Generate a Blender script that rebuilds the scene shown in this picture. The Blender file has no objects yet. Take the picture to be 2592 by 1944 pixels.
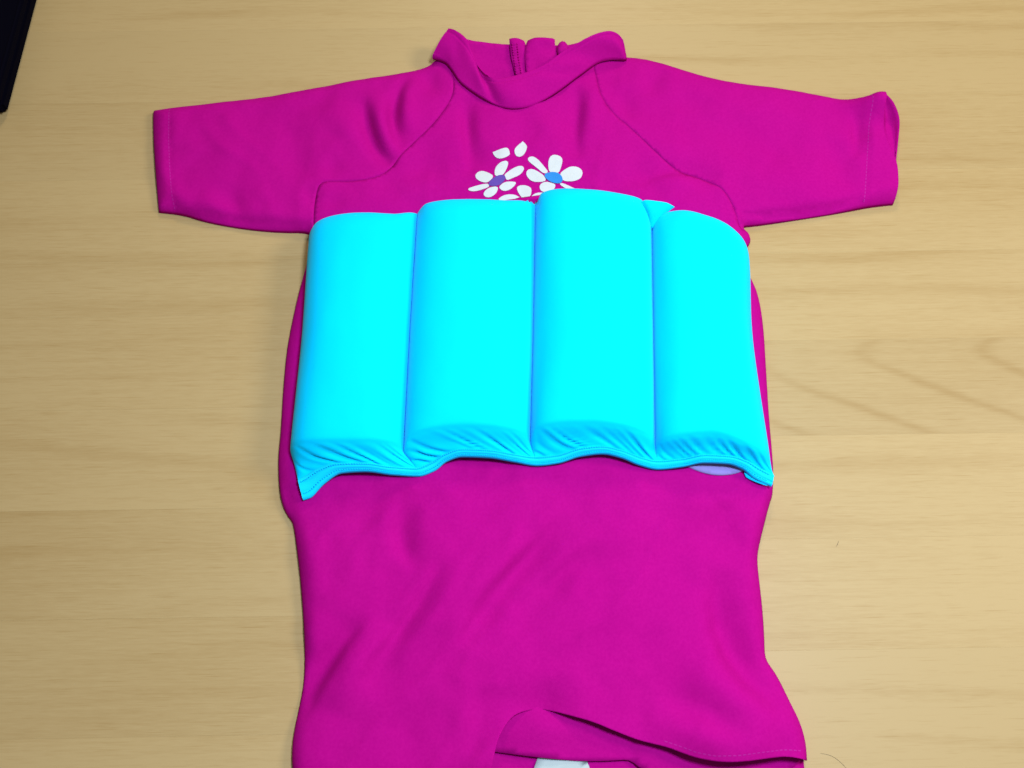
import bpy, bmesh, math, random
import numpy as np
from mathutils import Vector
from mathutils.geometry import delaunay_2d_cdt

random.seed(7); rng = np.random.default_rng(7)
SC = bpy.context.scene
COL = SC.collection

# ------------------------------------------------------------------ camera
CAM_H = 0.57
CAM_PITCH = 68.0
CAM_HFOV = 55.0
CAM_Y = -0.2303
cam_d = bpy.data.cameras.new('camera'); cam = bpy.data.objects.new('camera', cam_d); COL.objects.link(cam)
cam.location = (0, CAM_Y, CAM_H); cam.rotation_euler = (math.radians(90-CAM_PITCH), 0, 0)
cam_d.sensor_fit = 'HORIZONTAL'; cam_d.angle = math.radians(CAM_HFOV); cam_d.clip_start = 0.01; cam_d.clip_end = 50
SC.camera = cam

# ------------------------------------------------------------------ room light and added lights
w = bpy.data.worlds.new('World'); SC.world = w; w.use_nodes = True
w.node_tree.nodes['Background'].inputs[0].default_value = (1.0, 0.97, 0.90, 1)
w.node_tree.nodes['Background'].inputs[1].default_value = 0.25
def area(name, loc, target, size, power, col):
    d = bpy.data.lights.new(name, 'AREA'); d.shape = 'DISK'; d.size = size; d.energy = power; d.color = col
    o = bpy.data.objects.new(name, d); COL.objects.link(o); o.location = loc
    o.rotation_euler = (Vector(target)-Vector(loc)).to_track_quat('-Z', 'Y').to_euler()
area('ceiling_lamp_east', (1.15, 0.22, 0.98), (0.05, 0.0, 0), 0.40, 12.5, (1.0, 0.92, 0.76))
area('added_north_light', (0.10, 1.30, 0.95), (0.05, 0.0, 0), 0.26, 9.5, (1.0, 0.88, 0.64))  # added unseen light: warms the upper suit, deepens shadows below the sleeves
area('added_near_light', (0.17, -0.06, 0.74), (0.08, -0.08, 0), 0.14, 7.0, (0.84, 1.0, 1.22))  # added unseen light low overhead: cool bright centre, falloff towards the table edges
SC.view_settings.view_transform = 'Standard'; SC.view_settings.look = 'None'
SC.view_settings.exposure = -0.07; SC.view_settings.gamma = 1.0
SC.view_settings.use_curve_mapping = False

# ------------------------------------------------------------------ helpers
def chaikin(p, closed=False, it=2):
    p = np.asarray(p, float)
    for _ in range(it):
        a = p if closed else p[:-1]
        b = np.roll(p, -1, 0) if closed else p[1:]
        q = np.empty((2*len(a), p.shape[1])); q[0::2] = .75*a+.25*b; q[1::2] = .25*a+.75*b
        p = q if closed else np.vstack([p[:1], q, p[-1:]])
    return p
def resample(p, step):
    p = np.asarray(p, float); d = np.r_[0, np.cumsum(np.linalg.norm(np.diff(p[:, :2], axis=0), axis=1))]
    n = max(2, int(round(d[-1]/step))+1); t = np.linspace(0, d[-1], n)
    return np.stack([np.interp(t, d, p[:, k]) for k in range(p.shape[1])], 1)
def pchip(x, y, t):
    x = np.asarray(x, float); y = np.asarray(y, float); t = np.clip(t, x[0], x[-1])
    h = np.diff(x); m = np.diff(y)/h; d = np.zeros_like(y)
    if len(x) == 2: return np.interp(t, x, y)
    for k in range(1, len(x)-1):
        if m[k-1]*m[k] > 0:
            a, b = 2*h[k]+h[k-1], h[k]+2*h[k-1]; d[k] = (a+b)/(a/m[k-1]+b/m[k])
    d[0], d[-1] = m[0], m[-1]
    k = np.clip(np.searchsorted(x, t, 'right')-1, 0, len(x)-2); s = (t-x[k])/h[k]
    return (y[k]*(1+2*s)*(1-s)**2 + h[k]*d[k]*s*(1-s)**2 + y[k+1]*s*s*(3-2*s) + h[k]*d[k+1]*s*s*(s-1))
def cubic(x, y, t):            # Catmull-Rom through uneven stations
    x = np.asarray(x, float); y = np.asarray(y, float); t = np.clip(t, x[0], x[-1])
    d = np.gradient(y, x); h = np.diff(x)
    k = np.clip(np.searchsorted(x, t, 'right')-1, 0, len(x)-2); s = (t-x[k])/h[k]
    return (y[k]*(1+2*s)*(1-s)**2 + h[k]*d[k]*s*(1-s)**2 + y[k+1]*s*s*(3-2*s) + h[k]*d[k+1]*s*s*(s-1))
def seg_dist(P, line):
    """distance of points P to a polyline, arc fraction of the nearest point and side"""
    P = np.asarray(P, float)[:, :2]; L = np.asarray(line, float)[:, :2]
    best = np.full(len(P), 1e9); frac = np.zeros(len(P)); side = np.zeros(len(P))
    ln = np.linalg.norm(np.diff(L, axis=0), axis=1); cum = np.r_[0, np.cumsum(ln)]; tot = cum[-1]
    for k in range(len(L)-1):
        a, e = L[k], L[k+1]-L[k]; ee = max(e@e, 1e-14)
        t = np.clip(((P-a)@e)/ee, 0, 1); q = P-(a+t[:, None]*e); d = np.sqrt((q*q).sum(1)); m = d < best
        best[m] = d[m]; frac[m] = (cum[k]+t[m]*ln[k])/tot
        side[m] = np.sign(e[0]*q[m, 1]-e[1]*q[m, 0])
    return best, frac, side
def inside(P, poly):
    P = np.asarray(P, float); x, y = P[:, 0], P[:, 1]; r = np.zeros(len(P), bool); Q = np.asarray(poly, float)
    for k in range(len(Q)):
        x1, y1 = Q[k][:2]; x2, y2 = Q[k-1][:2]
        c = (y1 > y) != (y2 > y)
        r ^= c & (x < (x2-x1)*(y-y1)/(y2-y1+1e-18)+x1)
    return r
def vnoise(P, scale, seed):
    """smooth value noise, about -1..1"""
    r = np.random.default_rng(seed); T = r.uniform(-1, 1, (64, 64))
    q = np.asarray(P)[:, :2]*scale+100.37; i = np.floor(q).astype(int); f = q-i; f = f*f*(3-2*f); i %= 64; j = (i+1) % 64
    return ((T[i[:, 0], i[:, 1]]*(1-f[:, 0])+T[j[:, 0], i[:, 1]]*f[:, 0])*(1-f[:, 1])
            + (T[i[:, 0], j[:, 1]]*(1-f[:, 0])+T[j[:, 0], j[:, 1]]*f[:, 0])*f[:, 1])
def obj(name, verts, faces, mat, parent=None, smooth=True, solid=0.0, off=-1):
    me = bpy.data.meshes.new(name); me.from_pydata([tuple(map(float, v)) for v in verts], [], [tuple(map(int, f)) for f in faces]); me.update()
    if smooth: me.polygons.foreach_set('use_smooth', [True]*len(me.polygons))
    me.materials.append(mat); o = bpy.data.objects.new(name, me); COL.objects.link(o)
    if parent: o.parent = parent
    if solid:
        m = o.modifiers.new('cloth thickness', 'SOLIDIFY'); m.thickness = solid; m.offset = off
    return o
def grid_faces(nr, nc, flip=False):
    f = [(r*nc+c, r*nc+c+1, (r+1)*nc+c+1, (r+1)*nc+c) for r in range(nr-1) for c in range(nc-1)]
    return [q[::-1] for q in f] if flip else f
def cdt(outline, lines, step, pad=None, rings=()):
    """triangulate the closed outline, with lines kept as edges; returns 2-D points, triangles"""
    O = np.asarray(outline)[:, :2]; pts = [O]; edges = [(k, (k+1) % len(O)) for k in range(len(O))]; n = len(O)
    for L in lines:
        L = np.asarray(L)[:, :2]; pts.append(L); edges += [(n+k, n+k+1) for k in range(len(L)-1)]; n += len(L)
    lo, hi = O.min(0), O.max(0); ys = np.arange(lo[1], hi[1], step*.87)
    G = np.concatenate([np.stack([np.arange(lo[0]+(k % 2)*step/2, hi[0], step), np.full(len(np.arange(lo[0]+(k % 2)*step/2, hi[0], step)), y)], 1) for k, y in enumerate(ys)])
    G = G[inside(G, O)]
    closed = np.vstack([O, O[:1]]); d = seg_dist(G, closed)[0]; G = G[d > (max(rings)*1.25 if rings else step*.6)]
    for L in lines: G = G[seg_dist(G, L)[0] > step*.55]
    pts.append(G)
    tg = np.roll(O, -1, 0)-np.roll(O, 1, 0); nm = np.stack([-tg[:, 1], tg[:, 0]], 1); nm /= np.linalg.norm(nm, axis=1)[:, None]+1e-12
    area2 = (O[:, 0]*np.roll(O[:, 1], -1)-np.roll(O[:, 0], -1)*O[:, 1]).sum()
    if area2 < 0: nm = -nm
    for r in rings:
        R = O+nm*r; ok = inside(R, O); R = R[ok]; R = R[seg_dist(R, closed)[0] > r*.9]
        for L in lines:
            if len(R): R = R[seg_dist(R, L)[0] > r*.6]
        pts.append(R)
    A = np.concatenate(pts)
    v, e, f, *_ = delaunay_2d_cdt([Vector(p) for p in A], edges, [], 0, 1e-7)
    V = np.array([(p[0], p[1]) for p in v]); Fc = np.array([t for t in f if len(t) == 3])
    cen = V[Fc].mean(1); Fc = Fc[inside(cen, O)]
    a, b, c = V[Fc[:, 0]], V[Fc[:, 1]], V[Fc[:, 2]]
    sg = (b[:, 0]-a[:, 0])*(c[:, 1]-a[:, 1])-(b[:, 1]-a[:, 1])*(c[:, 0]-a[:, 0])
    Fc[sg < 0] = Fc[sg < 0][:, ::-1]
    return V, Fc
def submesh(V, Fc):
    u, inv = np.unique(Fc.ravel(), return_inverse=True)
    return V[u], inv.reshape(-1, 3)
def empty(name, loc, label, cat):
    o = bpy.data.objects.new(name, None); COL.objects.link(o); o.location = loc; o.empty_display_size = .05
    o['label'] = label; o['category'] = cat; return o

# ------------------------------------------------------------------ materials
def nodes(m):
    m.use_nodes = True; nt = m.node_tree; return nt, nt.nodes, nt.links, nt.nodes['Principled BSDF']
def N(ns, t, **kw):
    n = ns.new(t)
    for k, v in kw.items(): setattr(n, k, v)
    return n
def fabric(name, col, col2, rough=.8, sheen=.15, tint=(1, 1, 1, 1), weave=2600, mott=.5, bump=.25, spec=.12):
    m = bpy.data.materials.new(name); nt, ns, lk, b = nodes(m)
    tc = N(ns, 'ShaderNodeTexCoord')
    n1 = N(ns, 'ShaderNodeTexNoise'); n1.inputs['Scale'].default_value = 620; n1.inputs['Detail'].default_value = 3
    n2 = N(ns, 'ShaderNodeTexNoise'); n2.inputs['Scale'].default_value = 28; n2.inputs['Detail'].default_value = 3
    lk.new(tc.outputs['Object'], n1.inputs[0]); lk.new(tc.outputs['Object'], n2.inputs[0])
    mx = N(ns, 'ShaderNodeMath', operation='MULTIPLY_ADD'); lk.new(n1.outputs[0], mx.inputs[0]); mx.inputs[1].default_value = .75
    m3 = N(ns, 'ShaderNodeMath', operation='MULTIPLY'); lk.new(n2.outputs[0], m3.inputs[0]); m3.inputs[1].default_value = .25
    lk.new(m3.outputs[0], mx.inputs[2])
    rp = N(ns, 'ShaderNodeMapRange'); rp.inputs['From Min'].default_value = .5-.25/max(mott, .01)*.5; rp.inputs['From Max'].default_value = .5+.25/max(mott, .01)*.5
    lk.new(mx.outputs[0], rp.inputs[0])
    cr = N(ns, 'ShaderNodeMix', data_type='RGBA'); cr.inputs[6].default_value = (*col, 1); cr.inputs[7].default_value = (*col2, 1)
    lk.new(rp.outputs[0], cr.inputs[0]); lk.new(cr.outputs[2], b.inputs['Base Color'])
    b.inputs['Roughness'].default_value = rough; b.inputs['Specular IOR Level'].default_value = spec
    b.inputs['Sheen Weight'].default_value = sheen; b.inputs['Sheen Roughness'].default_value = .35; b.inputs['Sheen Tint'].default_value = tint
    wv = N(ns, 'ShaderNodeTexNoise'); wv.inputs['Scale'].default_value = weave; lk.new(tc.outputs['Object'], wv.inputs[0])
    bp = N(ns, 'ShaderNodeBump'); bp.inputs['Strength'].default_value = bump; bp.inputs['Distance'].default_value = .0004
    lk.new(wv.outputs[0], bp.inputs['Height']); lk.new(bp.outputs[0], b.inputs['Normal'])
    return m
def plain(name, col, rough=.6, spec=.3):
    m = bpy.data.materials.new(name); nt, ns, lk, b = nodes(m)
    tc = N(ns, 'ShaderNodeTexCoord'); n = N(ns, 'ShaderNodeTexNoise'); n.inputs['Scale'].default_value = 180; n.inputs['Detail'].default_value = 4
    lk.new(tc.outputs['Object'], n.inputs[0])
    cr = N(ns, 'ShaderNodeMix', data_type='RGBA'); cr.inputs[6].default_value = (*[c*.93 for c in col], 1); cr.inputs[7].default_value = (*[min(1, c*1.05) for c in col], 1)
    lk.new(n.outputs[0], cr.inputs[0]); lk.new(cr.outputs[2], b.inputs['Base Color'])
    b.inputs['Roughness'].default_value = rough; b.inputs['Specular IOR Level'].default_value = spec
    return m
MAG = fabric('magenta stretch fabric', (.312, .0010, .156), (.384, .0038, .190), tint=(1, .1, .9, 1), sheen=.0, spec=.01, mott=.32)
CYA = fabric('cyan stretch fabric', (.0, .54, .90), (.0, .58, .94), tint=(.5, .82, 1, 1), sheen=.12, mott=.15, spec=.03)
CYB = fabric('cyan hem binding', (.0, .54, .91), (.0, .58, .95), tint=(.55, .75, 1, 1), sheen=.15, mott=.3)
WHT = plain('white print ink', (.47, .50, .51), .55)
PUR = plain('purple print ink', (.075, .03, .27), .55)
BLU = plain('blue print ink', (.0, .17, .50), .55)
LAV = plain('lavender foam', (.24, .20, .52), .9, .1)
TAG = plain('white care label cloth', (.36, .43, .44), .8, .1)
BLK = plain('black plastic', (.0008, .0006, .0032), .9, .03)
HAI = plain('brown hair', (.20, .145, .075), .6)

def wood(name, seed, fx, fy, bend, yc, wp=7.0, tone=None, sharp=5.0, show=.4, light=(.378, .270, .124), dark=(.282, .178, .064)):
    """pale laminate board; grain value q = fx*x + fy*y + bend*|y-yc| gives straight or arched lines"""
    r = random.Random(seed); m = bpy.data.materials.new(name); nt, ns, lk, b = nodes(m)
    tc = N(ns, 'ShaderNodeTexCoord'); sp = N(ns, 'ShaderNodeSeparateXYZ'); lk.new(tc.outputs['Object'], sp.inputs[0])
    def math_(op, a, c=None, d=None):
        n = N(ns, 'ShaderNodeMath', operation=op)
        for k, v in enumerate((a, c, d)):
            if v is None: continue
            if isinstance(v, (int, float)): n.inputs[k].default_value = v
            else: lk.new(v, n.inputs[k])
        return n.outputs[0]
    def noise(sx, sy, detail=3, off=0., rough=.5):
        mp = N(ns, 'ShaderNodeMapping'); mp.inputs['Scale'].default_value = (sx, sy, 1); mp.inputs['Location'].default_value = (seed*3.1+off, seed*1.7+off, 0)
        lk.new(tc.outputs['Object'], mp.inputs[0]); n = N(ns, 'ShaderNodeTexNoise'); n.inputs['Scale'].default_value = 1; n.inputs['Detail'].default_value = detail
        n.inputs['Roughness'].default_value = rough; lk.new(mp.outputs[0], n.inputs[0]); return n.outputs[0]
    x, y = sp.outputs[0], sp.outputs[1]
    warp = math_('SUBTRACT', noise(5, 16, 2), .5); warp2 = math_('SUBTRACT', noise(22, 70, 2, 5.), .5)
    q = math_('MULTIPLY', x, fx); q = math_('MULTIPLY_ADD', y, fy, q)
    dy = math_('SUBTRACT', y, yc); ay = math_('SQRT', math_('MULTIPLY_ADD', dy, dy, .00004)); q = math_('MULTIPLY_ADD', ay, bend, q)
    q = math_('MULTIPLY_ADD', warp, wp, q); q = math_('MULTIPLY_ADD', warp2, .9 if sharp < 9 else .25, q)
    ln = math_('MULTIPLY_ADD', math_('SINE', q), .5, .5); ln = math_('POWER', ln, sharp)
    patch = N(ns, 'ShaderNodeMapRange'); patch.inputs['From Min'].default_value = .42; patch.inputs['From Max'].default_value = .72
    patch.inputs['To Min'].default_value = 0 if sharp < 9 else .45; lk.new(noise(4, 11, 2, 9.), patch.inputs[0]); ln = math_('MULTIPLY', ln, patch.outputs[0])
    st = noise(9, 330, 3, 2., .65); big = noise(2.4, 9, 2, 4.); fine = noise(70, 760, 2, 1., .7); pore = noise(38, 1100, 1, 7., .5)
    f = math_('MULTIPLY', ln, show); f = math_('MULTIPLY_ADD', math_('SUBTRACT', st, .35), .55, f)
    f = math_('MULTIPLY_ADD', math_('SUBTRACT', big, .5), 1.15, f); f = math_('MULTIPLY_ADD', math_('SUBTRACT', fine, .5), .7, f); pr = N(ns, 'ShaderNodeMapRange'); pr.inputs['From Min'].default_value = .62; pr.inputs['From Max'].default_value = .75; lk.new(pore, pr.inputs[0]); f = math_('MULTIPLY_ADD', pr.outputs[0], .35, f)
    cl = N(ns, 'ShaderNodeClamp'); lk.new(f, cl.inputs[0])
    k = tone or 1+r.uniform(-.03, .03); mx = N(ns, 'ShaderNodeMix', data_type='RGBA')
    mx.inputs[6].default_value = (*[c*k for c in light], 1); mx.inputs[7].default_value = (*[c*k for c in dark], 1)
    lk.new(cl.outputs[0], mx.inputs[0]); lk.new(mx.outputs[2], b.inputs['Base Color'])
    b.inputs['Roughness'].default_value = .46; b.inputs['Specular IOR Level'].default_value = .22
    bp = N(ns, 'ShaderNodeBump'); bp.inputs['Strength'].default_value = .03; bp.inputs['Distance'].default_value = .0005
    lk.new(st, bp.inputs['Height']); lk.new(bp.outputs[0], b.inputs['Normal'])
    return m

# ------------------------------------------------------------------ table: boards of a pale wood top
table = empty('table', (0, 0, -0.03), 'pale maple wood table top of long boards under the pink swimsuit', 'table')
table.rotation_euler = (0, 0, math.radians(0.9))
def plank(x0, x1, y0, y1, mat):
    g = .00001; bm = bmesh.new(); bmesh.ops.create_cube(bm, size=1)
    for v in bm.verts: v.co = Vector((v.co.x*(x1-x0-g), v.co.y*(y1-y0-g), v.co.z*.03))
    bmesh.ops.bevel(bm, geom=[e for e in bm.edges], offset=.00003, segments=1, affect='EDGES')
    me = bpy.data.meshes.new('plank'); bm.to_mesh(me); bm.free(); me.materials.append(mat)
    o = bpy.data.objects.new('plank', me); COL.objects.link(o); o.parent = table; o.location = ((x0+x1)/2, (y0+y1)/2, .015)
SEAM = [(0.20449, 0.03003, 0), (0.19668, -0.03378, 0)]      # the two joints that show beside the float panel
ya, yb = SEAM[0][1]-.003, SEAM[1][1]-.003; bw = ya-yb; ytop = yb+bw*math.floor((.150-yb)/bw)
seed = 1
for col, (x0, x1, shift) in enumerate([(-1.0, -.02, .37), (-.02, 1.0, 0.0)]):
    for k in range(-8, 10):
        y0 = yb+k*bw+shift*bw; y1 = y0+bw; seed += 1; xa = x0
        if y0 >= ytop-.001:
            if col == 0: continue
            xa = -1.0
        y1 = min(y1, ytop) if y0 < ytop-.001 else y1
        if col == 1 and k == 0: mt = wood('board wood arched', seed, 84., 0., -190., bw*.36, 3.0, .95, 13., .5)
        elif col == 0 and k in (-1, 3): mt = wood('board wood curly', seed, 26., 130., 60., -.01)
        else: mt = wood('board wood', seed, random.uniform(-8, 8), random.uniform(170, 260), random.uniform(-25, 25), 0.)
        plank(xa, x1, y0, y1, mt)

# ------------------------------------------------------------------ swimsuit
suit = empty('swimsuit', (0, 0, 0), 'magenta child swimsuit with short sleeves and cyan float panel lying on the table', 'swimsuit')
Z = .002
# outline of the front, clockwise from the viewer's left cuff; second entry: edge rolls down to the table
EDGES = [
 ([(-0.25195, 0.20526, 0.002), (-0.25195, 0.20526, 0.002), (-0.20725, 0.21199, 0.002), (-0.16549, 0.21877, 0.002), (-0.12038, 0.22923, 0.002), (-0.07472, 0.23899, 0.002), (-0.06653, 0.24104, 0.002), (-0.05902, 0.24432, 0.002), (-0.05457, 0.25092, 0.002)], 1),
 ([(-0.05418, 0.24754, 0.006), (-0.04758, 0.24754, 0.006), (-0.03974, 0.2365, 0.006), (-0.03136, 0.2264, 0.006), (-0.02147, 0.21839, 0.006), (-0.00324, 0.21243, 0.006), (0.01103, 0.21362, 0.006), (0.02738, 0.22238, 0.006), (0.04068, 0.23447, 0.006), (0.0541, 0.24466, 0.006), (0.06752, 0.25083, 0.006), (0.0791, 0.25083, 0.006), (0.08166, 0.24877, 0.006)], 0),
 ([(0.08224, 0.25217, 0.002), (0.09119, 0.25134, 0.002), (0.10106, 0.24927, 0.002), (0.12048, 0.24104, 0.002), (0.14942, 0.23044, 0.002), (0.1754, 0.2268, 0.002), (0.20125, 0.22278, 0.002), (0.22346, 0.21677, 0.002), (0.24091, 0.21279, 0.002)]+[(0.24613, 0.21043, 0.004), (0.2521, 0.21205, 0.01), (0.2575, 0.21204, 0.013)], 1),
 ([(0.25703, 0.21124, 0.014), (0.25703, 0.21124, 0.014), (0.25508, 0.19722, 0.013), (0.25501, 0.18028, 0.01), (0.25752, 0.168, 0.006), (0.26011, 0.15882, 0.003), (0.25967, 0.14463, 0.002), (0.25655, 0.12964, 0.002), (0.25655, 0.12964, 0.002)], 0),
 ([(0.25655, 0.12964, 0.002), (0.2553, 0.12964, 0.002), (0.24073, 0.12783, 0.002), (0.22152, 0.1235, 0.002), (0.19618, 0.11883, 0.002), (0.16473, 0.11348, 0.002), (0.15446, 0.11241, 0.002), (0.15409, 0.1117, 0.002), (0.15399, 0.11063, 0.002), (0.1574, 0.10744, 0.002), (0.15855, 0.10321, 0.002), (0.15725, 0.099, 0.002), (0.15419, 0.09551, 0.002), (0.15013, 0.08752, 0.002), (0.15557, 0.07381, 0.002), (0.15973, 0.06032, 0.002), (0.16082, 0.04048, 0.002), (0.15948, 0.00841, 0.002), (0.1582, -0.02245, 0.002), (0.15798, -0.04189, 0.002), (0.15749, -0.05798, 0.002), (0.15551, -0.07233, 0.002), (0.15344, -0.07659, 0.002), (0.15001, -0.08642, 0.002), (0.14435, -0.103, 0.002), (0.14253, -0.11089, 0.002), (0.14287, -0.12721, 0.002), (0.1431, -0.13877, 0.002), (0.14276, -0.15323, 0.002), (0.14182, -0.16566, 0.002), (0.14353, -0.16942, 0.002), (0.14774, -0.17639, 0.002), (0.15213, -0.18843, 0.002), (0.15711, -0.20124, 0.002), (0.15859, -0.21075, 0.002), (0.15827, -0.21804, 0.002), (0.15857, -0.21991, 0.002)], 1),
 ([(0.15717, -0.22, 0.007), (0.14625, -0.21791, 0.007), (0.13699, -0.21884, 0.007), (0.12295, -0.22069, 0.007), (0.11154, -0.22115, 0.007), (0.10028, -0.21953, 0.007), (0.09274, -0.21745, 0.007), (0.08378, -0.21373, 0.007), (0.0747, -0.21162, 0.007), (0.06633, -0.20952, 0.007), (0.05478, -0.20504, 0.007), (0.04416, -0.20078, 0.007), (0.03194, -0.19745, 0.007), (0.02192, -0.19482, 0.007), (0.01488, -0.19362, 0.007), (0.00554, -0.19506, 0.007), (-0.0005, -0.19816, 0.007), (-0.00451, -0.20363, 0.007), (-0.00773, -0.20998, 0.007), (-0.00991, -0.2193, 0.007), (-0.01181, -0.2285, 0.007), (-0.01408, -0.24653, 0.007), (-0.01408, -0.24653, 0.007)], 0),
 ([(-0.01416, -0.24662, 0.004), (-0.05017, -0.24997, 0.004), (-0.08433, -0.24885, 0.004), (-0.11028, -0.24438, 0.004), (-0.11028, -0.24438, 0.004)], 0),
 ([(-0.11067, -0.24443, 0.002), (-0.11578, -0.23308, 0.002), (-0.11863, -0.2227, 0.002), (-0.11941, -0.21334, 0.002), (-0.1191, -0.20506, 0.002), (-0.1173, -0.19305, 0.002), (-0.11573, -0.18084, 0.002), (-0.11613, -0.16591, 0.002), (-0.11853, -0.14552, 0.002), (-0.12228, -0.1219, 0.002), (-0.12597, -0.103, 0.002), (-0.12935, -0.08838, 0.002), (-0.1323, -0.08587, 0.002), (-0.13682, -0.078, 0.002), (-0.14001, -0.06376, 0.002), (-0.14171, -0.04778, 0.002), (-0.14147, -0.03148, 0.002), (-0.14246, -0.00716, 0.002), (-0.14259, 0.02109, 0.002), (-0.14117, 0.03884, 0.002), (-0.13911, 0.05698, 0.002), (-0.13674, 0.07212, 0.002), (-0.13403, 0.08752, 0.002), (-0.13174, 0.10146, 0.002), (-0.13409, 0.10815, 0.002), (-0.15562, 0.10815, 0.002), (-0.18052, 0.11099, 0.002), (-0.20579, 0.11633, 0.002), (-0.22037, 0.1217, 0.002), (-0.23709, 0.12386, 0.002), (-0.23709, 0.12386, 0.002)], 1),
 ([(-0.23709, 0.12386, 0.002), (-0.24064, 0.14095, 0.002), (-0.24576, 0.16704, 0.002), (-0.24933, 0.18614, 0.002), (-0.25195, 0.20526, 0.002)], 1),
]
outline, closed_lines = [], []
for pts, cl in EDGES:
    p = resample(chaikin(np.array(pts)[:, :2]), .0022)
    outline.append(p[:-1])
    if cl: closed_lines.append(p)
outline = np.concatenate(outline)
# seams: raglan seams, cuff stitching, underarm seam
SEAMS = {
 'rag_l': [(-0.044, 0.24094, 0.008), (-0.03992, 0.21958, 0.008), (-0.04413, 0.20575, 0.008), (-0.05483, 0.18673, 0.008), (-0.07193, 0.16809, 0.008), (-0.08166, 0.15317, 0.008), (-0.09001, 0.14506, 0.008), (-0.10447, 0.14213, 0.008), (-0.11846, 0.14213, 0.008), (-0.12652, 0.14177, 0.008), (-0.12993, 0.1374, 0.008), (-0.13126, 0.1262, 0.008), (-0.13093, 0.11373, 0.008), (-0.13117, 0.10073, 0.008)],
 'under_l': [(-0.21977, 0.1219, 0.004), (-0.2054, 0.11796, 0.004), (-0.18029, 0.11369, 0.004), (-0.15542, 0.11085, 0.004), (-0.13451, 0.11049, 0.004)],
 'under_r': [(0.15248, 0.11939, 0.004), (0.17096, 0.11903, 0.004), (0.19087, 0.12046, 0.004), (0.21169, 0.12405, 0.004), (0.22462, 0.12837, 0.004), (0.2328, 0.13163, 0.004)],
 'cuff_l': [(-0.23785, 0.20412, 0.004), (-0.2331, 0.16263, 0.004), (-0.22458, 0.12082, 0.004)],
 'cuff_r': [(0.24776, 0.21043, 0.004), (0.24735, 0.2002, 0.004), (0.24192, 0.16941, 0.004), (0.23483, 0.12585, 0.004)],
 'rag_r': [(0.05721, 0.24339, 0.008), (0.05989, 0.22478, 0.008), (0.06148, 0.21402, 0.008), (0.06805, 0.1991, 0.008), (0.08269, 0.18251, 0.008), (0.09554, 0.16697, 0.008), (0.10474, 0.15725, 0.008), (0.11406, 0.15095, 0.008), (0.12536, 0.14727, 0.008), (0.13901, 0.13849, 0.008), (0.14558, 0.128, 0.008), (0.14796, 0.11976, 0.008), (0.15024, 0.11055, 0.008), (0.15212, 0.10773, 0.008)],
}
seams = {}
for k, p in SEAMS.items():
    q = resample(chaikin(np.array(p)[:, :2]), .0024); q = q[inside(q, outline)]; q = q[seg_dist(q, np.vstack([outline, outline[:1]]))[0] > .0004]; seams[k] = q
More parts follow.
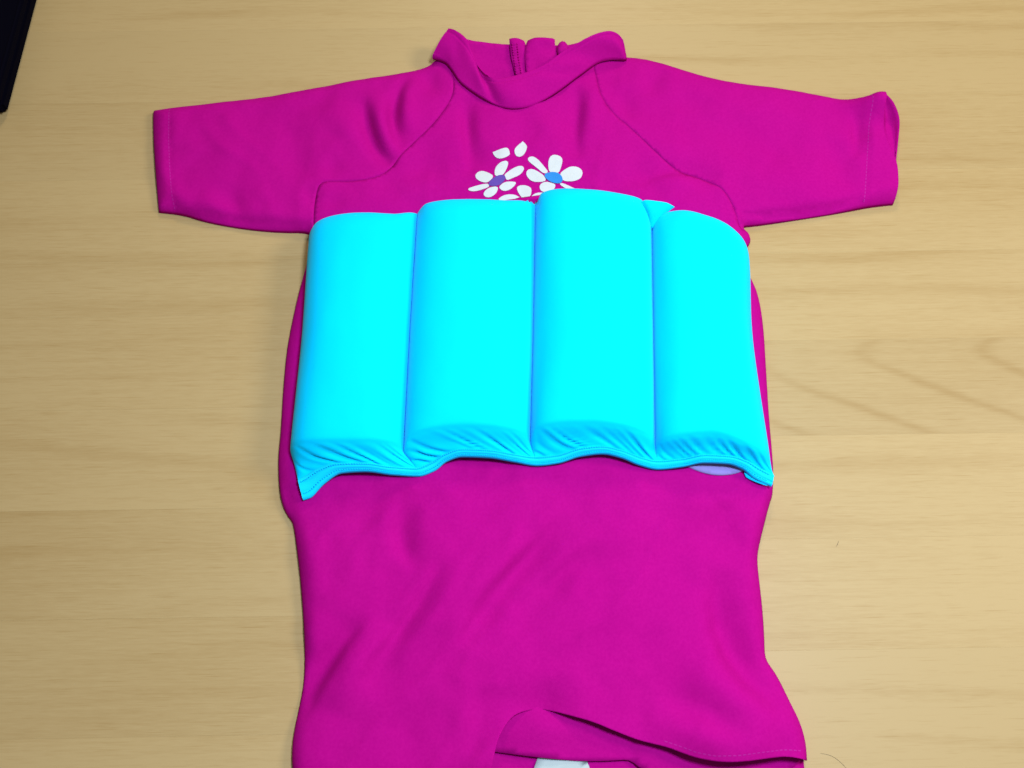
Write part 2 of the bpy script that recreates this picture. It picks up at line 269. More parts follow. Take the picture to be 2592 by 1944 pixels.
# a fold: line, depth (negative is a valley), half width, and a lean that makes one flank steeper
FOLDS = [
 # left sleeve
 ([(-0.07405, 0.23446, 0.007), (-0.08108, 0.21561, 0.007), (-0.08351, 0.19792, 0.007), (-0.08144, 0.18057, 0.007), (-0.07508, 0.16542, 0.007)], -3.2, 3.4, .5), ([(-0.07328, 0.23162, 0.007), (-0.07532, 0.20182, 0.007), (-0.07182, 0.17866, 0.007)], 2.2, 5, 0),
 ([(-0.10356, 0.21165, 0.007), (-0.1, 0.19403, 0.007), (-0.0945, 0.17485, 0.007), (-0.08757, 0.16279, 0.007), (-0.0777, 0.15311, 0.007)], -3.2, 3.2, -.4), ([(-0.09545, 0.2176, 0.007), (-0.09132, 0.19987, 0.007), (-0.0879, 0.18248, 0.007), (-0.07681, 0.16167, 0.007)], 2.0, 4.5, 0),
 ([(-0.12516, 0.1598, 0.007), (-0.11429, 0.1472, 0.007)], -1.8, 5, 0), ([(-0.13866, 0.13951, 0.007), (-0.13424, 0.13044, 0.007), (-0.12844, 0.11896, 0.007)], -2.4, 4.2, .3), ([(-0.12558, 0.13044, 0.007), (-0.11914, 0.12683, 0.007), (-0.11115, 0.12253, 0.007)], -2.6, 5, 0),
 ([(-0.1263, 0.1406, 0.007), (-0.12174, 0.12863, 0.007), (-0.12087, 0.11611, 0.007)], 1.0, 6, 0),
 ([(-0.19124, 0.13696, 0.007), (-0.18439, 0.12504, 0.007), (-0.17724, 0.1154, 0.007)], -2.0, 5.5, 0), ([(-0.20967, 0.13289, 0.006), (-0.19605, 0.12208, 0.006), (-0.18009, 0.11673, 0.006)], 1.6, 5, 0),
 ([(-0.05941, 0.2377, 0.007), (-0.05798, 0.22358, 0.007), (-0.0521, 0.21165, 0.007)], -2.6, 5, 0), ([(-0.16287, 0.20182, 0.007), (-0.14716, 0.1673, 0.007), (-0.14133, 0.13405, 0.007)], -1.0, 9, 0), ([(-0.20107, 0.19792, 0.007), (-0.19137, 0.1673, 0.007), (-0.19794, 0.14133, 0.007)], .9, 9, 0),
 ([(-0.13125, 0.20967, 0.007), (-0.11019, 0.18248, 0.007), (-0.10566, 0.1598, 0.007)], 1.0, 8, 0), ([(-0.21964, 0.12082, 0.004), (-0.2054, 0.11796, 0.004), (-0.18029, 0.11369, 0.004), (-0.15545, 0.1112, 0.004), (-0.13548, 0.1112, 0.004)], -1.5, 1.6, .4),
 ([(-0.23638, 0.20024, 0.006), (-0.23228, 0.16124, 0.006), (-0.22387, 0.12747, 0.006)], -.55, .9, 0), ([(-0.23387, 0.13289, 0.006), (-0.22705, 0.12819, 0.006), (-0.21917, 0.12208, 0.006)], -2.4, 3, 0),
 # right sleeve
 ([(0.08357, 0.14067, 0.008), (0.0948, 0.14727, 0.008), (0.1091, 0.15169, 0.008), (0.12541, 0.148, 0.008), (0.13906, 0.13922, 0.008)], -1.5, 4, .4), ([(0.09134, 0.14067, 0.008), (0.10869, 0.14506, 0.008), (0.12494, 0.1414, 0.008)], 1.0, 6, 0),
 ([(0.23811, 0.1987, 0.007), (0.23695, 0.18248, 0.007), (0.23264, 0.16167, 0.007)], -3.4, 4.5, .5), ([(0.22055, 0.17866, 0.007), (0.22296, 0.1598, 0.007), (0.21599, 0.14133, 0.007)], -2.0, 8, 0), ([(0.24586, 0.1991, 0.008), (0.24427, 0.17793, 0.008), (0.24109, 0.15911, 0.008)], 2.2, 5, 0),
 ([(0.15079, 0.1202, 0.005), (0.1708, 0.11984, 0.005), (0.19065, 0.12092, 0.005), (0.2114, 0.12414, 0.005), (0.22436, 0.12882, 0.005), (0.23584, 0.13826, 0.005)], -1.7, 1.9, -.4),
 ([(0.10481, 0.23974, 0.007), (0.09923, 0.22759, 0.007), (0.09514, 0.21165, 0.007)], -2.2, 6, 0), ([(0.07614, 0.22158, 0.007), (0.0771, 0.20574, 0.007), (0.08292, 0.1921, 0.007)], -1.8, 6, 0), ([(0.11843, 0.22158, 0.007), (0.15935, 0.20574, 0.007), (0.20685, 0.19792, 0.007)], .9, 11, 0),
 ([(0.13269, 0.19403, 0.007), (0.16935, 0.17485, 0.007), (0.20653, 0.1673, 0.007)], -.9, 11, 0), ([(0.247, 0.20259, 0.006), (0.24107, 0.168, 0.006), (0.23448, 0.12819, 0.006)], -.55, .9, 0), ([(0.15438, 0.14867, 0.007), (0.18448, 0.13769, 0.007), (0.20976, 0.14133, 0.007)], .9, 9, 0),
 # chest
 ([(-0.03361, 0.21402, 0.009), (-0.03258, 0.19253, 0.009), (-0.03034, 0.17342, 0.009), (-0.02834, 0.14733, 0.009)], -2.6, 4.5, .6), ([(-0.0251, 0.20615, 0.009), (-0.02353, 0.18483, 0.009), (-0.02392, 0.16588, 0.009)], 1.8, 5, 0),
 ([(0.04609, 0.22197, 0.009), (0.04693, 0.20419, 0.009), (0.04348, 0.18101, 0.009), (0.04512, 0.15841, 0.009)], -2.4, 5, -.5), ([(0.05601, 0.22797, 0.009), (0.05453, 0.20029, 0.009), (0.05827, 0.17721, 0.009)], 1.6, 5.5, 0),
 ([(0.01405, 0.19175, 0.009), (0.00603, 0.18101, 0.009), (0.00378, 0.16964, 0.009)], -1.1, 6, 0), ([(0.02368, 0.1964, 0.009), (0.03293, 0.17721, 0.009), (0.03587, 0.16588, 0.009)], .9, 7, 0),
 ([(-0.04949, 0.17793, 0.008), (-0.05513, 0.15539, 0.008), (-0.06373, 0.13341, 0.008)], -1.2, 8, 0), ([(-0.07611, 0.13341, 0.008), (-0.064, 0.14067, 0.008), (-0.04526, 0.13703, 0.008)], 1.4, 8, 0), ([(0.09229, 0.15911, 0.008), (0.0727, 0.14067, 0.008), (0.06002, 0.13341, 0.008)], -1.4, 6, 0),
 # belly below the float panel
 ([(-0.12598, -0.09296, 0.006), (-0.11757, -0.1039, 0.006), (-0.114, -0.12266, 0.006)], 1.4, 6, 0), ([(-0.07585, -0.06522, 0.007), (-0.08122, -0.07794, 0.007), (-0.08829, -0.08769, 0.007), (-0.09976, -0.09868, 0.007)], -1.8, 7, .3),
 ([(-0.05904, -0.07118, 0.008), (-0.06543, -0.08794, 0.008), (-0.06538, -0.10164, 0.008), (-0.05327, -0.11828, 0.008)], -2.6, 7, .5), ([(-0.04929, -0.07681, 0.008), (-0.05405, -0.09619, 0.008), (-0.04541, -0.11509, 0.008)], 2.2, 8, 0),
 ([(-0.04024, -0.10974, 0.008), (-0.04468, -0.12199, 0.008), (-0.05882, -0.14514, 0.008), (-0.07342, -0.16535, 0.008), (-0.08531, -0.18136, 0.008)], -2.6, 5, .7), ([(-0.03219, -0.11242, 0.008), (-0.03843, -0.1283, 0.008), (-0.05338, -0.15151, 0.008), (-0.06799, -0.17155, 0.008)], 1.6, 8, 0),
 ([(0.02952, -0.08518, 0.008), (0.02097, -0.09619, 0.008), (0.00106, -0.11642, 0.008), (-0.01209, -0.13013, 0.008), (-0.02236, -0.14642, 0.008), (-0.03169, -0.16009, 0.008)], -2.8, 5, .7), ([(0.00914, -0.09619, 0.008), (-0.00957, -0.11375, 0.008), (-0.02518, -0.13352, 0.008), (-0.04029, -0.15657, 0.008)], 1.6, 8, 0),
 ([(0.05193, -0.10299, 0.008), (0.04101, -0.11108, 0.008), (0.027, -0.12014, 0.008), (0.0089, -0.13638, 0.008), (-0.00415, -0.15151, 0.008)], -1.9, 6, .5),
 ([(-0.08128, -0.14406, 0.006), (-0.09313, -0.15909, 0.006), (-0.09902, -0.16761, 0.006), (-0.10608, -0.17996, 0.006), (-0.11085, -0.1909, 0.006), (-0.11328, -0.20168, 0.006)], -3.0, 5.5, -.6), ([(-0.0719, -0.14627, 0.007), (-0.08391, -0.16398, 0.007), (-0.09182, -0.18127, 0.007), (-0.09719, -0.19577, 0.007)], 1.8, 8, 0),
 ([(-0.10614, -0.14355, 0.006), (-0.10782, -0.15631, 0.006), (-0.11152, -0.16886, 0.006)], 1.2, 8, 0),
 ([(0.11956, -0.11775, 0.008), (0.11627, -0.13612, 0.008), (0.11651, -0.15607, 0.008), (0.1267, -0.17549, 0.008), (0.14118, -0.18888, 0.008), (0.1503, -0.19822, 0.008)], -3.6, 9, .5), ([(0.13096, -0.12021, 0.007), (0.13205, -0.1437, 0.007), (0.13593, -0.16648, 0.007), (0.14803, -0.18614, 0.007)], 1.1, 6, 0),
 ([(0.09593, -0.16659, 0.008), (0.11488, -0.18622, 0.008), (0.13376, -0.2006, 0.008), (0.14805, -0.20768, 0.008)], 2.2, 10, 0), ([(0.07931, -0.1863, 0.009), (0.10378, -0.19709, 0.009), (0.12789, -0.20772, 0.009)], -1.6, 7, .4),
 ([(0.06839, -0.2007, 0.01), (0.09304, -0.20541, 0.01), (0.11733, -0.21242, 0.01), (0.14197, -0.21358, 0.01)], 2.0, 8, 0), ([(0.10808, -0.06551, 0.008), (0.09967, -0.06835, 0.008), (0.07502, -0.06835, 0.008)], -1.4, 5, 0),
 ([(0.0502, -0.074, 0.008), (0.03623, -0.08794, 0.008), (0.02519, -0.10164, 0.008)], -1.0, 7, 0), ([(0.12363, -0.07681, 0.008), (0.1167, -0.09619, 0.008), (0.11945, -0.11242, 0.008)], -1.5, 8, 0), ([(0.13997, -0.07934, 0.007), (0.13601, -0.09321, 0.007), (0.13614, -0.10683, 0.007)], 1.5, 6, 0),
 ([(0.04984, -0.16172, 0.009), (0.06184, -0.18145, 0.009), (0.06373, -0.1959, 0.009)], .9, 12, 0), ([(-0.01422, -0.18136, 0.008), (-0.01653, -0.2006, 0.008), (-0.02126, -0.21932, 0.008)], -2.2, 7, .4), ([(-0.00406, -0.17901, 0.009), (0.00859, -0.1863, 0.009), (0.01869, -0.1863, 0.009)], 1.6, 9, 0),
 ([(-0.06225, -0.18622, 0.008), (-0.05642, -0.20532, 0.008), (-0.04343, -0.22163, 0.008)], -1.0, 10, 0), ([(0.06493, -0.17155, 0.008), (0.04925, -0.18136, 0.008), (0.03391, -0.18622, 0.008)], -1.0, 9, 0), ([(-0.13589, -0.06147, 0.004), (-0.13286, -0.07431, 0.004), (-0.12906, -0.08693, 0.004)], -2.2, 2.2, .3),
]
def fold(p, a, s, l):
    q = resample(chaikin(np.array(p)[:, :2]), .008); n_ = np.linalg.norm(np.diff(q, axis=0), axis=1).sum()
    return q, a*.0022*min(1, max(.3, n_/.055)), s*.0013, l
FOLDS = [fold(*f) for f in FOLDS]
CUFF = [(0.25627, 0.20772, 0.012), (0.24861, 0.20537, 0.01)]; LEG = [(0.11243, -0.2193, 0.007), (0.01162, -0.19403, 0.006), (-0.00774, -0.20995, 0.006), (0.14833, -0.20995, 0.006), (0.007, -0.2076, 0.006)]
GX0, GY0, GS = outline[:, 0].min()-.01, outline[:, 1].min()-.01, .001
GNX, GNY = int((outline[:, 0].max()-GX0)/GS)+12, int((outline[:, 1].max()-GY0)/GS)+12
gx, gy = np.meshgrid(GX0+GS*np.arange(GNX), GY0+GS*np.arange(GNY)); GP = np.column_stack([gx.ravel(), gy.ravel()])
def fold_raster(P):
    z = np.zeros(len(P))
    for L, a, s, lean in FOLDS:
        lo, hi = L.min(0)-5*s, L.max(0)+5*s
        m = (P[:, 0] > lo[0]) & (P[:, 0] < hi[0]) & (P[:, 1] > lo[1]) & (P[:, 1] < hi[1])
        if not m.any(): continue
        q, f, sd = seg_dist(P[m], L); ends = np.sin(np.pi*f)**.9
        ss = s*(1+lean*sd); z[m] += a*ends*np.exp(-(q/ss)**2)
    z += .0010*vnoise(P, 38, 3)+.0004*vnoise(P, 75, 4)
    # slack creases: long thin ridges, slanting up across the belly and along the sleeves
    def crease(P, deg, al, ac, seed):
        c, s_ = math.cos(math.radians(deg)), math.sin(math.radians(deg)); Q = np.column_stack([(P[:, 0]*c+P[:, 1]*s_)*al, (-P[:, 0]*s_+P[:, 1]*c)*ac])
        Q[:, 1] += .6*vnoise(P, 25, seed+9); return (1-np.abs(vnoise(Q, 1, seed)))**3-.3
    low = np.clip((-.02-P[:, 1])/.05, 0, 1); lf = np.clip((-.14-P[:, 0])/.05, 0, 1)*(1-low); rt = np.clip((P[:, 0]-.12)/.05, 0, 1)*(1-low); md = np.clip(1-low-lf-rt, 0, 1)
    z += .0017*low*crease(P, 52, 11, 55, 61)+.0008*low*crease(P, 40, 20, 95, 66)+.0012*lf*crease(P, -52, 14, 60, 62)+.0011*rt*crease(P, 28, 12, 55, 63)+.0010*md*crease(P, 84, 12, 60, 64)
    return z
def blur(A, sig):
    r = int(3*sig)+1; k = np.exp(-.5*(np.arange(-r, r+1)/sig)**2); k /= k.sum()
    A = np.apply_along_axis(lambda v: np.convolve(np.pad(v, r, 'edge'), k, 'valid'), 0, A)
    return np.apply_along_axis(lambda v: np.convolve(np.pad(v, r, 'edge'), k, 'valid'), 1, A)
FR = fold_raster(GP).reshape(GNY, GNX)
FR = .75*blur(FR, 2.2)+.25*FR
def fold_at(P):
    q = (P-np.array((GX0, GY0)))/GS; q[:, 0] = np.clip(q[:, 0], 0, GNX-2.001); q[:, 1] = np.clip(q[:, 1], 0, GNY-2.001)
    i = np.floor(q).astype(int); f = q-i; a, b = i[:, 0], i[:, 1]; u, v = f[:, 0], f[:, 1]
    return (FR[b, a]*(1-u)+FR[b, a+1]*u)*(1-v)+(FR[b+1, a]*(1-u)+FR[b+1, a+1]*u)*v
def front_z(P):
    P = np.asarray(P, float)[:, :2]
    d = np.full(len(P), 1e9)
    for L in closed_lines: d = np.minimum(d, seg_dist(P, L)[0])
    R = .0095; e = np.clip(d/R, 0, 1); prof = np.sqrt(np.clip(1-(1-e)**2, 0, 1))
    base = .0068+.0034*(1-np.exp(-d/.022))
    z = fold_at(P.copy())+.00030*vnoise(P, 110, 5)+.00010*vnoise(P, 300, 6)
    for k, q in seams.items():
        sd, _, si = seg_dist(P, q)
        if k[:3] == 'rag': z -= .00012*np.exp(-(sd/.0014)**2)
        elif k[:5] == 'under': z -= .0012*np.exp(-(sd/.0012)**2)
        else: z -= .00045*np.exp(-(sd/.0012)**2); z += .0004*np.exp(-(sd/.006)**2)
    z = (base+z)*prof+.0006
    # the raised cuff of the far sleeve, and the lifted edges of the leg openings
    for c, a, s in ((CUFF[0], .0105, .014), (CUFF[1], .004, .012)):
        z += a*np.exp(-((P-np.array(c[:2]))**2).sum(1)/s**2)
    for c, a, s in ((LEG[0], .0036, .035), (LEG[2], .003, .018), (LEG[3], .004, .03)):
        z += a*np.exp(-((P-np.array(c[:2]))**2).sum(1)/s**2)
    c = np.array(LEG[1][:2]); z -= .0054*np.exp(-((P-c)**2).sum(1)/.015**2)
    return np.maximum(z, .0009)
V2, F2 = cdt(outline, list(seams.values()), .0023, rings=(.0007, .0018, .0034))
VZ = front_z(V2); V3 = np.column_stack([V2, VZ])
cen = V2[F2].mean(1)
sl = np.vstack([seams['rag_l'], np.array([(-0.12687, 0.08864, 0), (-0.24386, 0.07489, 0), (-0.30438, 0.26433, 0), (-0.04949, 0.2813, 0), (-0.04462, 0.24765, 0)])[:, :2]])
sr = np.vstack([seams['rag_r'], np.array([(0.16511, 0.11255, 0), (0.29706, 0.08864, 0), (0.33014, 0.2813, 0), (0.06237, 0.2813, 0), (0.05802, 0.25013, 0)])[:, :2]])
mL, mR = inside(cen, sl), inside(cen, sr); mR &= ~mL
torso = obj('torso_front', *submesh(V3, F2[~(mL | mR)]), MAG, suit, solid=.0006)
sleeve_l = obj('sleeve', *submesh(V3, F2[mL]), MAG, suit, solid=.0006)
sleeve_r = obj('sleeve', *submesh(V3, F2[mR]), MAG, suit, solid=.0006)
sleeve_r['label'] = 'sleeve with its cuff flared open'
# back of the suit: lies flat on the table and closes the shell
bo = [(-0.2505, 0.20406, 0.001), (-0.1656, 0.21756, 0.001), (-0.07477, 0.23777, 0.001), (-0.05843, 0.24433, 0.001), (-0.04729, 0.26346, 0.001), (-0.03221, 0.2643, 0.001), (-0.00201, 0.2622, 0.001), (0.04157, 0.26262, 0.001), (0.06506, 0.26346, 0.001), (0.08229, 0.25094, 0.001), (0.10113, 0.24805, 0.001), (0.14952, 0.22923, 0.001), (0.22362, 0.21556, 0.001), (0.24245, 0.20959, 0.001), (0.25709, 0.19777, 0.001), (0.26514, 0.19075, 0.001), (0.26427, 0.17153, 0.001), (0.25918, 0.14529, 0.001), (0.25596, 0.13173, 0.001), (0.2221, 0.12557, 0.001), (0.16516, 0.11551, 0.001), (0.1538, 0.11301, 0.001), (0.15684, 0.10556, 0.001), (0.1504, 0.08808, 0.001), (0.15881, 0.06083, 0.001), (0.1586, 0.00883, 0.001), (0.15713, -0.04156, 0.001), (0.15468, -0.07206, 0.001), (0.14918, -0.08617, 0.001), (0.14198, -0.11068, 0.001), (0.14229, -0.13861, 0.001), (0.14103, -0.16554, 0.001), (0.14697, -0.1763, 0.001), (0.15612, -0.20119, 0.001), (0.15754, -0.22035, 0.001), (0.15682, -0.24671, 0.001), (0.12065, -0.25342, 0.001), (0.06725, -0.24671, 0.001), (0.0578, -0.23765, 0.001), (0.04071, -0.23078, 0.001), (0.01092, -0.23078, 0.001), (-0.01136, -0.23765, 0.001), (-0.01624, -0.24333, 0.001), (-0.05048, -0.24895, 0.001), (-0.08485, -0.24783, 0.001), (-0.10972, -0.24333, 0.001), (-0.11784, -0.22269, 0.001), (-0.1183, -0.20501, 0.001), (-0.1149, -0.18075, 0.001), (-0.1153, -0.1658, 0.001), (-0.12143, -0.12171, 0.001), (-0.12822, -0.08813, 0.001), (-0.13596, -0.07773, 0.001), (-0.14084, -0.04746, 0.001), (-0.14156, -0.00677, 0.001), (-0.14023, 0.03932, 0.001), (-0.13578, 0.07265, 0.001), (-0.13074, 0.10204, 0.001), (-0.1332, 0.11017, 0.001), (-0.15602, 0.11017, 0.001), (-0.20632, 0.11837, 0.001), (-0.23645, 0.12593, 0.001), (-0.2446, 0.16774, 0.001)]
bo = resample(np.vstack([np.array(bo)[:, :2], np.array(bo)[:1, :2]]), .004)[:-1]
bv, bf = cdt(bo, [], .005)
bz = .0014+.0003*vnoise(bv, 60, 11)
obj('torso_back', np.column_stack([bv, bz]), bf, MAG, suit, solid=.0005)
# skirt: the rolled-under edge between the front and the table
for L in closed_lines:
    zt = front_z(L); n = len(L); vs = np.vstack([np.column_stack([L, zt]), np.column_stack([L, np.full(n, .0004)])])
    side = obj('side_fold', vs, grid_faces(2, n), MAG, suit)
# inside of the flared cuff
Fa = np.array([(0.25634, 0.21005, 0.0155), (0.25462, 0.19645, 0.014), (0.25501, 0.18028, 0.01), (0.25752, 0.168, 0.006), (0.26, 0.15807, 0.003)]); Ga = np.array([(0.25796, 0.21123, 0.015), (0.26422, 0.20499, 0.012), (0.26802, 0.19483, 0.008), (0.26631, 0.18011, 0.005), (0.2617, 0.15767, 0.0025)])
t = np.linspace(0, 1, 30); fa = np.stack([cubic(np.linspace(0, 1, 5), Fa[:, k], t) for k in range(3)], 1); ga = np.stack([cubic(np.linspace(0, 1, 5), Ga[:, k], t) for k in range(3)], 1)
fa[:, 2] = np.minimum(fa[:, 2], front_z(fa)-.0008)
rows = []
for wv in np.linspace(0, 1, 12):
    r = fa*(1-wv)+ga*wv; r[:, 2] -= (.0085*np.sin(np.pi*wv)**.8)*np.sin(np.pi*np.clip(t*1.05, 0, 1))**.6; r[:, 2] = np.maximum(r[:, 2], .0022); rows.append(r)
obj('cuff_lining', np.vstack(rows), grid_faces(12, 30), MAG, sleeve_r, solid=.0009, off=1)
rim = np.vstack([ga, np.column_stack([ga[:, :2], np.full(30, .0005)])])
obj('cuff_back', rim, grid_faces(2, 30), MAG, sleeve_r)
# crotch layer seen between the legs, its hem, and the care label below
gp = [(-0.02192, -0.1859, 0.004), (-0.01176, -0.18101, 0.004), (0.04944, -0.1859, 0.004), (0.07922, -0.20038, 0.004), (0.12881, -0.20988, 0.004), (0.15336, -0.21458, 0.004), (0.15633, -0.22157, 0.004), (0.13185, -0.23078, 0.004), (0.09235, -0.23078, 0.004), (0.06799, -0.22388, 0.004), (0.06398, -0.21924, 0.004), (0.05449, -0.21994, 0.004), (0.0393, -0.22041, 0.004), (0.02216, -0.21924, 0.004), (0.00349, -0.21715, 0.004), (-0.00924, -0.21551, 0.004), (-0.01648, -0.21504, 0.004), (-0.02281, -0.20988, 0.004)]
GB = [(0.07817, -0.21924, 0.004), (0.01235, -0.20182, 0.004)]
go = resample(chaikin(np.array(gp)[:, :2], True, 1), .003)
gv, gf = cdt(go, [], .003)
gz = .0036+.0007*vnoise(gv, 90, 21)
for c_, a_, s_ in ((GB[0], .0012, .016), (GB[1], .0034, .019)): gz += a_*np.exp(-((gv-np.array(c_[:2]))**2).sum(1)/s_**2)
inner = np.array([(0.06666, -0.20988, 0.004), (0.06483, -0.21691, 0.004), (0.06402, -0.22388, 0.004)])[:, :2]; gz -= .0012*np.exp(-(seg_dist(gv, inner)[0]/.0016)**2)
gusset = obj('crotch_gusset', np.column_stack([gv, gz]), gf, MAG, suit, solid=.0012)
lp = np.array([(0.015, -0.21595, 0.0028), (0.03898, -0.21712, 0.0028), (0.04228, -0.22456, 0.0024), (0.04337, -0.23763, 0.0024), (0.00838, -0.23672, 0.0024), (0.0117, -0.22386, 0.0024)])
lo = resample(np.vstack([lp, lp[:1]])[:, :2], .003)[:-1]; lv, lf = cdt(lo, [], .004)
lz = .0022+.0003*vnoise(lv, 80, 31)
lz += 0; tagp = obj('care_label', np.column_stack([lv, lz]), lf, TAG, suit, solid=.0003, off=1)

def stitches(L, parent, mat, up=.00006, pitch=.0026, wd=.0003):
    q = resample(L, pitch); vs, fs = [], []
    for k in range(len(q)-1):
        a, b_ = q[k], q[k]*.35+q[k+1]*.65; dd = (b_-a)/np.linalg.norm(b_-a); nx = np.array((-dd[1], dd[0]))*wd; i = len(vs)
        pp = np.array([a-nx, a+nx, b_+nx, b_-nx]); zz = front_z(pp)+up; vs += [(*p_, z_) for p_, z_ in zip(pp, zz)]; fs.append((i, i+1, i+2, i+3))
    return obj('stitching', vs, fs, mat, parent)
THR = plain('pink sewing thread', (.36, .008, .21), .7, .1)
stitches(seams['cuff_l'], sleeve_l, THR); stitches(seams['cuff_r'], sleeve_r, THR)
stitches(np.array([(0.15366, -0.21521, 0.01), (0.14432, -0.21474, 0.01), (0.13184, -0.21613, 0.01), (0.11935, -0.21775, 0.01), (0.10701, -0.21798, 0.01), (0.09727, -0.21613, 0.01), (0.09004, -0.21335, 0.01), (0.08034, -0.21009, 0.01)])[:, :2], torso, THR)
# ------------------------------------------------------------------ collar
cb = np.array([(-0.05658, 0.24488, 0.0125), (-0.04729, 0.23959, 0.0125), (-0.04258, 0.23313, 0.0125), (-0.03619, 0.22232, 0.0125), (-0.02571, 0.21283, 0.0125), (-0.01505, 0.20538, 0.0125), (-0.00319, 0.19992, 0.0125), (0.0099, 0.2007, 0.0125), (0.02275, 0.20733, 0.0125), (0.0361, 0.21796, 0.0125), (0.04931, 0.22991, 0.0125), (0.06034, 0.23959, 0.0125), (0.06926, 0.24284, 0.0125), (0.07592, 0.24328, 0.0115), (0.0799, 0.2433, 0.011), (0.08139, 0.24496, 0.01), (0.08157, 0.24663, 0.009)])
ct = np.array([(-0.0448, 0.26294, 0.02), (-0.04004, 0.2595, 0.022), (-0.03539, 0.25459, 0.022), (-0.03079, 0.24894, 0.021), (-0.02751, 0.24135, 0.019), (-0.02319, 0.23055, 0.018), (-0.01282, 0.22102, 0.018), (0.00224, 0.22257, 0.019), (0.0141, 0.2265, 0.02), (0.0244, 0.23163, 0.021), (0.03413, 0.23959, 0.022), (0.04224, 0.24477, 0.023), (0.05455, 0.25152, 0.025), (0.06275, 0.25519, 0.025), (0.06937, 0.2569, 0.024), (0.07485, 0.2567, 0.021), (0.07833, 0.25443, 0.018)])
n = 150; ks = np.linspace(0, 1, len(cb)); t = np.linspace(0, 1, n)
B = np.stack([cubic(ks, cb[:, k], t) for k in range(3)], 1); T = np.stack([cubic(ks, ct[:, k], t) for k in range(3)], 1)
rows = []
for wv in (0, 1): 
    r = B*.93+T*.07; r[:, 2] = front_z(r)+(.0004 if wv == 0 else .0012); r[:, :2] += (T-B)[:, :2]*(.06 if wv == 0 else .0); rows.append(r)
r = B.copy(); r[:, 2] -= .002; rows.append(r)
for wv in np.linspace(.04, 1, 36):
    r = B*(1-wv)+T*wv
    r[:, 2] += .0012*np.sin(np.pi*wv)-.0004*np.exp(-((wv-.86)/.03)**2)
    r[:, 2] += .0009*np.sin(t*23+wv*2.5)*np.sin(np.pi*wv)+.0026*np.exp(-((t-.41)/.05)**2)*np.sin(np.pi*wv)-.0034*np.exp(-((t-.33)/.028)**2)*np.sin(np.pi*wv*.75)**.6-.0014*np.exp(-((t-.62+.1*wv)/.03)**2)*np.sin(np.pi*wv)
    rows.append(r)
for k, (o_, dz) in enumerate(((.008, -.0002), (.004, -.0009), (-.03, -.004), (-.08, -.010))):
    r = T+(T-B)*np.array((o_, o_, 0)); r[:, 2] += dz; r[:, 2] = np.maximum(r[:, 2], .004); rows.append(r)
collar = obj('collar', np.vstack(rows), grid_faces(len(rows), n, True), MAG, suit)
def sheet(name, px, zf, parent, mat=MAG, step=.0028, it=1, solid=.0009):
    p = np.asarray(px)[:, :2]; o_ = resample(np.vstack([chaikin(p, True, it)]*1), .0022) if it else resample(np.vstack([p, p[:1]]), .0022)[:-1]
    v, f = cdt(o_, [], step); return obj(name, np.column_stack([v, zf(v)]), f, mat, parent, solid=solid)
yb0, yb1 = [(-0.00194, 0.22389, 0.014), (-0.00197, 0.25423, 0.014)][0][1], [(-0.00194, 0.22389, 0.014), (-0.00197, 0.25423, 0.014)][1][1]
def bcz(o_, amp=.0006, s=3):
    return lambda v: .006+.010*np.clip((v[:, 1]-yb0)/(yb1-yb0), -.3, 1.3)+o_+amp*vnoise(v, 160, s)
bc = sheet('collar_back', [(-0.03987, 0.26249, 0.014), (-0.03488, 0.25959, 0.014), (-0.03085, 0.25505, 0.014), (-0.01673, 0.25382, 0.014), (-0.00262, 0.25218, 0.014), (0.01114, 0.25259, 0.014), (0.0308, 0.25177, 0.014), (0.04392, 0.25259, 0.014), (0.05558, 0.25877, 0.014), (0.06017, 0.24808, 0.014), (0.04667, 0.23188, 0.014), (0.02386, 0.2219, 0.014), (-0.00192, 0.21203, 0.014), (-0.02121, 0.21596, 0.014), (-0.0295, 0.23188, 0.014), (-0.03793, 0.24808, 0.014)], bcz(0), suit)
z1 = sheet('zip_placket', [(-0.00196, 0.25454, 0.016), (-0.00196, 0.25454, 0.016), (0.00229, 0.25536, 0.016), (0.00589, 0.25454, 0.016), (0.00589, 0.25454, 0.016), (0.01014, 0.2529, 0.016), (0.00908, 0.23826, 0.016), (0.01156, 0.22027, 0.016), (0.00514, 0.21909, 0.016), (0.00129, 0.23423, 0.016), (-0.0013, 0.24555, 0.016)], bcz(.0022, .0009, 5), bc)
z2 = sheet('zip_placket', [(0.0098, 0.25285, 0.017), (0.01438, 0.25449, 0.017), (0.01961, 0.2549, 0.017), (0.03006, 0.25407, 0.017), (0.03006, 0.25407, 0.017), (0.03058, 0.24631, 0.017), (0.02934, 0.22939, 0.017), (0.01412, 0.22065, 0.017), (0.01032, 0.22939, 0.017), (0.00876, 0.24145, 0.017)], bcz(.0034, .0008, 6), bc)
z3 = sheet('zip_placket', [(0.03161, 0.24917, 0.017), (0.03328, 0.25162, 0.017), (0.03559, 0.25285, 0.017), (0.03786, 0.25203, 0.017), (0.04008, 0.24917, 0.017), (0.03896, 0.24226, 0.017), (0.03245, 0.24145, 0.017)], bcz(.003, .0012, 7), bc)
